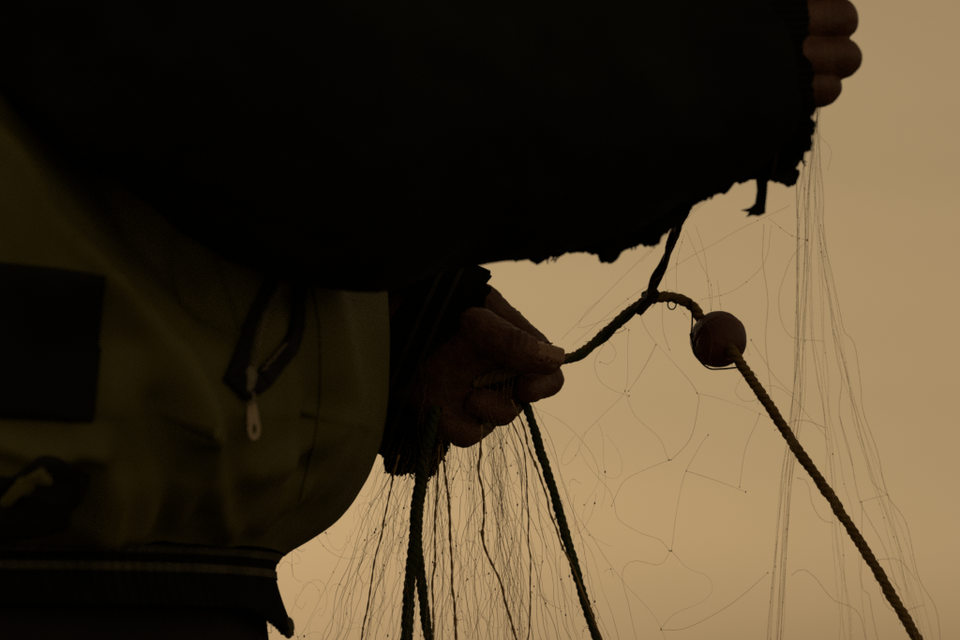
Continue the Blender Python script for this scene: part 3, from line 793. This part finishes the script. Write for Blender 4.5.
rope(mb, PP([(556, 362, -.012), (575, 358, -.008), (594, 346, -.003), (614, 328, -.003), (632, 312, -.003), (641, 305, -.003)]), R(4.6), 2, pitch=.03, fuzz=380, fl=.008)
mb.build('worn_rope_cover', M['ropegreen'], fr)
mb = MB()          # small loops of whipping twine
c = np.array(P(672, 305, -.003))
t = np.linspace(-.5, 6.0, 26); mb.tube(np.stack([c[0]+.0021*np.cos(t), c[1]+.0006*t, c[2]+.0024*np.sin(t)+.0004], 1), .0004, 5)
mb.tube(spline(PP([(690, 300, -.003), (692, 312, -.003), (692, 325, -.003), (690.5, 338, -.004)]), .001), .0005, 5)
mb.tube(spline(PP([(690, 334, -.006), (697, 356, -.012), (708, 368, -.012), (722, 369, -.010), (738, 367.5, -.008)]), .001), .0005, 5)
mb.build('whipping_twine', M['cord'], fr)
FC, FR_ = np.array(P(718.5, 339.5, 0)), R(28.3)
fax = np.array(P(734, 353, -.0135))-np.array(P(702, 321, .005)); fax /= np.linalg.norm(fax)
def floatf(p):
    q = p-FC; ax_ = q@fax; rad = np.linalg.norm(q-ax_[..., None]*fax, axis=-1)
    r = np.sqrt((ax_/.96)**2+rad**2)
    d = r-FR_*1.01
    d = d+.0006*np.exp(-(ax_/.0006)**2)                           # mould seam
    d = smax(d, -(rad-R(6.2)), .0016)                             # bore
    return d+.00035*fbm(p*170, 3, 3)+.0009*np.clip(vnoise(p*130, 8)-.55, 0, 1)
v, f = sdf_mesh(floatf, FC-FR_*1.12, FC+FR_*1.12, .0007)
obj('float', v, f, M['float'], fr, label='round red-brown float threaded on the rope')

br = thing('branch_cord', 'short dark cord tied from the brown rope up behind the torn sleeve', 'cord', tuple(P(645, 300, 0)))
mb = MB()
bp_ = [(637, 313, -.008), (643, 306, -.008), (648, 298, -.006), (652, 288, -.003), (660, 272, -.006), (667, 255, -.012), (673, 238, -.022), (680, 222, -.034), (692, 195, -.05), (735, 120, -.07), (790, 60, -.10), (812, 35, -.118), (808, -20, -.122)]
rope(mb, PP(bp_), R(5.2), 2, pitch=.05, fuzz=60, fl=.003, off=.36, sr=.66)
mb.build('cord', M['cord'], br)
def knotf(p):
    c = np.array(P(645, 301, -.002)); d = np.full(p.shape[:-1], 9.)
    for k in range(3):
        a = np.array(P(640+4*k, 311-5*k, -.007)); b = np.array(P(645+4*k, 295-3*k, .003)); m = (a+b)/2+(.002, -.005, 0)
        d = smin(d, smin(rc(p, a, m, R(4.2), R(4.4)), rc(p, m, b, R(4.4), R(4)), .0008), .0006)
    return d+.0003*vnoise(p*500)
c = np.array(P(645, 301, 0)); v, f = sdf_mesh(knotf, c-.017, c+.017, .0007)
obj('knot', v, f, M['cord'], br)

hr = thing('hanging_rope', 'dark green twisted rope hanging slantwise from the closed fingers', 'rope', tuple(P(527, 408, 0)), 'ropes hanging from the lowered hand')
mb = MB(); rope(mb, to_ground([(500, 372, .004), (515, 388, .010), (527, 408, .006), (539, 447, 0), (551, 485, 0), (563, 525, 0), (573, 560, 0), (584, 600, 0), (597, 642, 0), (612, 690, 0)], P(612, 690, 0)[0]+.10), R(5.0), 3, pitch=.011, fuzz=200, fl=.003, off=.44, sr=.58)
mb.build('rope', M['ropegreen'], hr)
hr2 = thing('hanging_rope', 'thick dark doubled rope hanging straight down from the ragged cuff, parting into two', 'rope', tuple(P(421, 470, 0)), 'ropes hanging from the lowered hand')
mb = MB(); rope(mb, to_ground([(436, 408, -.012), (428, 440, -.008), (421, 475, -.004), (416, 515, 0), (413, 555, 0), (409, 595, 0), (406, 642, 0), (404, 690, 0)], P(404, 690, 0)[0]-.02), R(6.2), 3, pitch=.012, fuzz=420, fl=.003, off=.42, sr=.62)
mb.build('rope', M['ropegreen'], hr2)
mb = MB(); rope(mb, to_ground([(440, 408, -.006), (430, 440, -.002), (424, 475, .001), (418, 515, .004), (418, 550, .004), (422, 590, .003), (429, 642, 0), (436, 690, 0)], P(436, 690, 0)[0]+.05), R(5.2), 3, pitch=.011, fuzz=420, fl=.003, off=.42, sr=.62)
mb.build('rope', M['ropegreen'], hr2)

# ------------------------------------------------------------------ nets
def wavy(pts, Y, amp=1.0, step=.0035, seed=0):
    if pts[0][1] < 212 and Y < -.045:                       # gripped in the raised fist
        pts = [(824+rnd.uniform(-4, 4), 66), (819+rnd.uniform(-3, 3), 96)]+[q for q in pts if q[1] > 118]
    q = PP([(x, y, float(np.interp(y, [66, 100, 260], [-.128, -.118, Y])) if Y < -.045 else Y) for x, y in pts]); c = spline(q, step)
    w = np.stack([vnoise(c*60+seed, 1+seed), .7*vnoise(c*60+seed, 2+seed), 0*c[:, 0]], 1)*amp*.0008
    return c+w
net = thing('fishing_net', 'tangled nylon net with brown twines hanging below the lowered hand', 'net', tuple(P(470, 450, 0)))
TW = [([(480, 425), (479, 445), (480, 470), (483, 505), (485, 545), (498, 580), (508, 610), (517, 642), (528, 690)], -.010, 1.5, 'twine'),
      ([(512, 400), (524, 432), (538, 475), (552, 515), (562, 545), (575, 572), (590, 610), (606, 650), (620, 690)], -.008, 1.2, 'twine'),
      ([(442, 440), (445, 470), (449, 510), (452, 560), (453, 600), (455, 642), (457, 690)], .004, 1.5, 'twine'),
      ([(440, 445), (437, 490), (435, 540), (433, 590), (432, 642), (431, 690)], -.004, 1.25, 'twine'),
      ([(400, 455), (392, 485), (384, 520), (375, 560), (368, 605), (362, 642), (354, 690)], -.012, 1.1, 'twine'),
      ([(505, 405), (520, 440), (527, 480), (529, 530), (530, 580), (528, 642), (527, 690)], .008, .9, 'twine')]
for pts, Y, r, nm in TW:
    mb = MB(); q = to_ground([(x, y, Y) for x, y in pts], P(pts[-1][0], 690, Y)[0]+rnd.uniform(-.05, .08))
    c = spline(q, .002); c = c+.0009*np.stack([vnoise(c*90, 1), vnoise(c*90, 2), 0*c[:, 0]], 1)
    rr = R(r)*(1+.25*vnoise(c*220, 5))
    for k in range(2):
        ph = np.arange(len(c))*.9+k*math.pi
        mb.tube(c+R(r)*.4*np.stack([np.cos(ph), np.sin(ph), 0*ph], 1), rr*.62, 5)
    for k in range(4):
        i = rnd.randrange(10, int(len(c)*.3)); mb.ball(c[i], R(r)*rnd.uniform(1.0, 1.5), squash=2.2)
    mb.build('twine', M['twine'], net)

def down(c, ytop=None): return c
mf, mk = MB(), MB()
def knot(p, r=None): mk.ball(p, (r or R(rnd.choice((.6, .8, .8, 1.0, 1.5))))*.62, 5, 4, rnd.uniform(.7, 1.9))
def strand(x0, y0, x1, Y0, Y1, r, wav, ext=True):
    """one filament from the hand to below the frame, then to the sand"""
    n = 7; q = []
    for k in range(n):
        u = k/(n-1); x = x0+(x1-x0)*(u**.85)+rnd.gauss(0, wav)*math.sin(math.pi*u); y = y0+(665-y0)*u
        q.append(P(x, y, Y0+(Y1-Y0)*u+rnd.gauss(0, .002)))
    if ext:
        b = q[-1]; sx = (q[-1]-q[-2])/np.linalg.norm(q[-1]-q[-2]); z = b[2]; p = b
        e_ = np.array([b[0]+sx[0]*.45+rnd.gauss(0, .05), b[1]+rnd.gauss(0, .05), rnd.uniform(.01, .06)])
        for u in (.07, .2, .45, .72, 1): q.append(b*(1-u)+e_*u+np.array([rnd.gauss(0, .012), rnd.gauss(0, .012), 0])*u)
    c = spline(q, .0035); amp = rnd.choice((.0004, .0008, .0012, .0018)); fq = rnd.uniform(45, 110); sd_ = rnd.randrange(99)
    c = c+amp*np.stack([vnoise(c*fq, sd_)+.5*vnoise(c*fq*2.3, sd_+1), .6*vnoise(c*fq, sd_+2), .3*vnoise(c*fq, sd_+3)], 1)
    mf.tube(c, r*(1+.35*vnoise(c*70, sd_+4)), 4)
    for k in range(rnd.randrange(3, 8)): knot(c[rnd.randrange(5, max(6, min(len(c)-1, 75)))])
    return c
RF = lambda: R(rnd.choice((.10, .12, .14, .16, .2, .26)))
for k in range(96):
    u = rnd.random(); x0 = 392+u*140; y0 = 452-38*u+rnd.uniform(-22, 4) if u > .35 else rnd.uniform(435, 466)
    x1 = 315+u*285+rnd.gauss(0, 16)
    strand(x0, y0, x1, rnd.uniform(-.025, .02), rnd.uniform(-.05, .06), RF(), 5)
for k in range(14):                                                # strands lying over the front of the hand
    x0 = rnd.uniform(415, 530); y0 = rnd.uniform(355, 385)
    q = PP([(x0, y0, -.034), (x0-2+rnd.gauss(0, 5), y0+30, -.037), (x0+rnd.gauss(0, 9), 430, -.032), (x0+rnd.gauss(0, 12), 470, -.022), (x0+rnd.gauss(0, 12), 540, -.02), (x0+rnd.gauss(0, 16), 650, -.02), (x0+rnd.gauss(0, 18), 760, -.02)])
    mf.tube(spline(q, .004), R(rnd.choice((.14, .18, .24))), 4)
def curl(cx, cy, rx, Y, turns, r):
    n = int(14*turns)+6; a0 = rnd.uniform(0, 6.28); dr = rnd.choice((-1, 1)); asp = rnd.uniform(.25, .8); til = rnd.uniform(.9, 2.2)
    dx, dy = rnd.gauss(0, rx*.5), abs(rnd.gauss(0, rx*.9)); q = []
    for i in range(n):
        u = i/(n-1); a = a0+dr*u*turns*2*math.pi; rr = rx*(1+.45*math.sin(4*u+a0))
        ex, ey = rr*math.cos(a), rr*asp*math.sin(a)
        q.append(P(cx+dx*u+ex*math.cos(til)-ey*math.sin(til), cy+dy*u+ex*math.sin(til)+ey*math.cos(til), Y+.010*math.sin(a+1)))
    c = spline(q, .0028); mf.tube(c, r, 4)
    if rnd.random() < .7: knot(c[rnd.randrange(len(c)//4, max(len(c)*3//4, len(c)//4+1))])
for k in range(125):
    cy = 455+185*rnd.random()**1.1; sp = 62+(cy-440)*.42; u = rnd.gauss(0, .55)
    curl(455+(cy-440)*.03+u*sp, cy, rnd.uniform(6, 20), rnd.uniform(-.04, .05), rnd.uniform(.2, .75), R(rnd.choice((.09, .11, .13, .15))))
for k in range(26):
    curl(rnd.uniform(285, 400), rnd.uniform(490, 640), rnd.uniform(10, 34), rnd.uniform(-.02, .06), rnd.uniform(.25, .7), R(rnd.choice((.08, .10, .12))))
for k in range(18):
    curl(rnd.uniform(525, 610), rnd.uniform(400, 600), rnd.uniform(10, 34), rnd.uniform(-.02, .06), rnd.uniform(.25, .6), R(rnd.choice((.08, .10, .12))))
# wider meshes that swing out between the rope and the float
OPEN = [[(628, 330), (628, 360), (625, 391), (606, 412), (585, 434), (580, 447), (593, 471), (608, 491), (613, 506), (617, 520), (641, 533), (661, 540), (670, 551)],
        [(625, 391), (635, 415), (661, 439), (670, 460)], [(670, 460), (646, 469), (622, 482), (613, 506)],
        [(670, 460), (689, 439), (696, 408), (697, 393), (670, 360), (648, 330), (640, 310)], [(697, 393), (724, 400), (759, 414), (775, 420)],
        [(709, 435), (697, 450), (685, 471), (676, 509), (670, 551)], [(685, 471), (716, 480), (744, 492)], [(759, 414), (747, 450), (741, 487)],
        [(670, 551), (659, 565), (632, 561), (622, 574), (628, 605), (637, 645), (640, 700)], [(670, 551), (685, 568), (707, 576), (713, 588), (705, 601), (676, 614), (662, 629)],
        [(768, 573), (742, 596), (716, 615), (685, 629), (662, 630)], [(545, 440), (580, 517), (622, 579), (662, 631), (675, 690)], [(550, 480), (580, 533), (593, 552), (606, 596), (619, 645), (625, 700)],
        [(602, 345), (594, 362), (598, 380), (610, 390), (628, 396)], [(606, 340), (614, 352), (609, 364), (599, 362)],
        [(530, 405), (560, 420), (590, 450), (600, 480), (585, 505)], [(655, 345), (640, 375), (628, 391)], [(662, 300), (662, 330), (668, 350)]]
for k, l in enumerate(OPEN):
    c = wavy(l, -.004+.006*math.sin(k*2.1), 1.6, seed=k); mf.tube(c, R(.125)*(1+.5*vnoise(c*45, k)), 4)
    knot(c[0], R(.9)); knot(c[-1], R(1.0))
# heap of net on the sand
for k in range(90):
    x, y = rnd.gauss(P(470, 640, 0)[0]+.02, .16), rnd.gauss(.02, .12); a = rnd.uniform(0, 6); q = []
    h = max(.012, .10*math.exp(-((x-.02)**2+y*y)/.03))
    for i in range(9):
        a += rnd.gauss(.5, .5); x += .035*math.cos(a); y += .035*math.sin(a); q.append((x, y, rnd.uniform(.008, h)))
    mf.tube(spline(q, .008), R(rnd.choice((.4, .6, .8))), 4)
mf.build('filament', M['filament'], net, kind='stuff')
mk.build('net_knot', M['knot'], net, kind='stuff')

def tail(c):
    """let a strand run on, below the picture, to the sand"""
    b = c[-1]; d = c[-1]-c[-6]; d /= np.linalg.norm(d)
    e_ = np.array([b[0]+d[0]*.5+rnd.gauss(0, .05), b[1]+rnd.gauss(0, .06), .012])
    ex = [b+d*.02]+[b*(1-u)+e_*u+np.array([rnd.gauss(0, .01), 0, 0])*u for u in (.12, .3, .6, 1)]+[e_+np.array([.05, .03, 0])]
    return np.vstack([c, spline(ex, .008)])
net2 = thing('fishing_net', 'fine net strands falling from the ragged cuff past the float rope', 'net', tuple(P(803, 180, -.08)))
mf, mk = MB(), MB()
FAN = [[(816, 121), (814, 151), (818, 217), (821, 252), (827, 290), (833, 330), (838, 360), (842, 381), (840, 416), (853, 465), (861, 502), (882, 543), (898, 585), (915, 640)],
       [(820, 225), (824, 245), (837, 301), (844, 332), (854, 343), (861, 386), (864, 412), (878, 453), (888, 495), (906, 522), (918, 577), (935, 608), (942, 650)],
       [(821, 252), (823, 300), (825, 341), (829, 381), (830, 427), (837, 498), (845, 571), (849, 606), (852, 650)],
       [(833, 330), (848, 375), (853, 418), (866, 460), (872, 482), (888, 495)], [(861, 502), (862, 583), (870, 595), (878, 645)],
       [(853, 465), (846, 440), (840, 416)], [(861, 502), (875, 498), (888, 495)], [(797, 478), (807, 482), (812, 504), (821, 520), (833, 523)],
       [(793, 575), (803, 569), (817, 579), (833, 600), (849, 606), (860, 616), (866, 645)], [(888, 495), (897, 540), (906, 590), (925, 640)],
       [(878, 560), (900, 560), (915, 580)], [(900, 590), (885, 575), (880, 590), (895, 612), (925, 605)], [(755, 395), (770, 385), (790, 395), (812, 420), (828, 440)],
       [(745, 372), (735, 392), (748, 402), (765, 398), (775, 412)], [(752, 340), (770, 372), (786, 388), (796, 395)], [(775, 430), (800, 420), (825, 428)],
       [(817, 130), (832, 150), (828, 170)], [(764, 225), (763, 262), (768, 300), (766, 345), (772, 400)], [(806, 240), (790, 260), (780, 300), (790, 335), (822, 341)]]
for k, l in enumerate(FAN):
    c = wavy(l, -.07+.012*math.sin(k*1.7), 1.0, seed=k+30); mf.tube(tail(c) if l[-1][1] > 639 else c, R(rnd.choice((.12, .14, .17))), 4)
    for i in range(0, len(c), max(9, int(rnd.uniform(14, 30)))): knot(c[i], R(rnd.choice((.6, .8, 1.1))))
for k in range(9):                                               # the gathered bundle
    a, b, d_ = rnd.uniform(792, 813), rnd.uniform(791, 805), rnd.uniform(764, 799)
    l = [(a+rnd.uniform(-3, 3), rnd.uniform(95, 200)), (a, 240), ((a+b)/2, 330), (b, 400), (b*.55+d_*.45, 480), (b*.25+d_*.75, 565), (d_, 650), (d_-4, 720)]
    c = wavy(l, -.07+rnd.uniform(-.006, .006), .5, seed=k+60); mf.tube(tail(c), R(rnd.choice((.12, .15, .18, .22))), 4)
    for i in range(6): knot(c[rnd.randrange(len(c))], R(rnd.choice((.6, .8, 1.0))))
for k in range(9):
    u = rnd.random(); w = rnd.uniform(-4, 4); x0 = 806+14*u
    l = [(x0, rnd.uniform(110, 190)), (x0+4*u+w, 240), (x0+16*u+w, 320), (x0+4+36*u, 410), (x0+8+58*u+w, 490), (x0+8+88*u+w, 570), (x0+8+112*u+w, 650), (x0+8+128*u, 700)]
    c = wavy(l, -.07+rnd.uniform(-.02, .02), 1.6, seed=k+90); mf.tube(tail(c), R(rnd.choice((.08, .10, .12))), 4)
    for i in range(4): knot(c[rnd.randrange(len(c))], R(rnd.choice((.5, .7, .9))))
for l in ([(560, 340), (610, 290), (660, 240), (700, 205), (740, 175)], [(572, 345), (640, 290), (720, 240), (790, 205)], [(690, 215), (668, 260), (668, 300)], [(683, 235), (676, 262), (678, 300), (690, 320)],
          [(686, 230), (700, 262), (712, 285), (710, 315)], [(640, 262), (668, 235), (720, 190), (752, 172)], [(600, 300), (585, 312), (578, 328), (600, 322), (620, 316)], [(768, 218), (790, 235), (806, 240)],
          [(700, 300), (735, 290), (765, 262), (772, 225)], [(711, 310), (705, 260), (695, 225)], [(722, 312), (716, 280)], [(704, 318), (712, 340), (708, 366)], [(728, 314), (742, 330), (750, 356)]):
    c = wavy(l, -.03, .8, seed=int(l[0][0])); mf.tube(c, R(.11), 4)
    for i in range(rnd.randrange(1, 4)): knot(c[rnd.randrange(len(c))], R(.8))
mf.build('filament', M['filament'], net2, kind='stuff')
mk.build('net_knot', M['knot'], net2, kind='stuff')
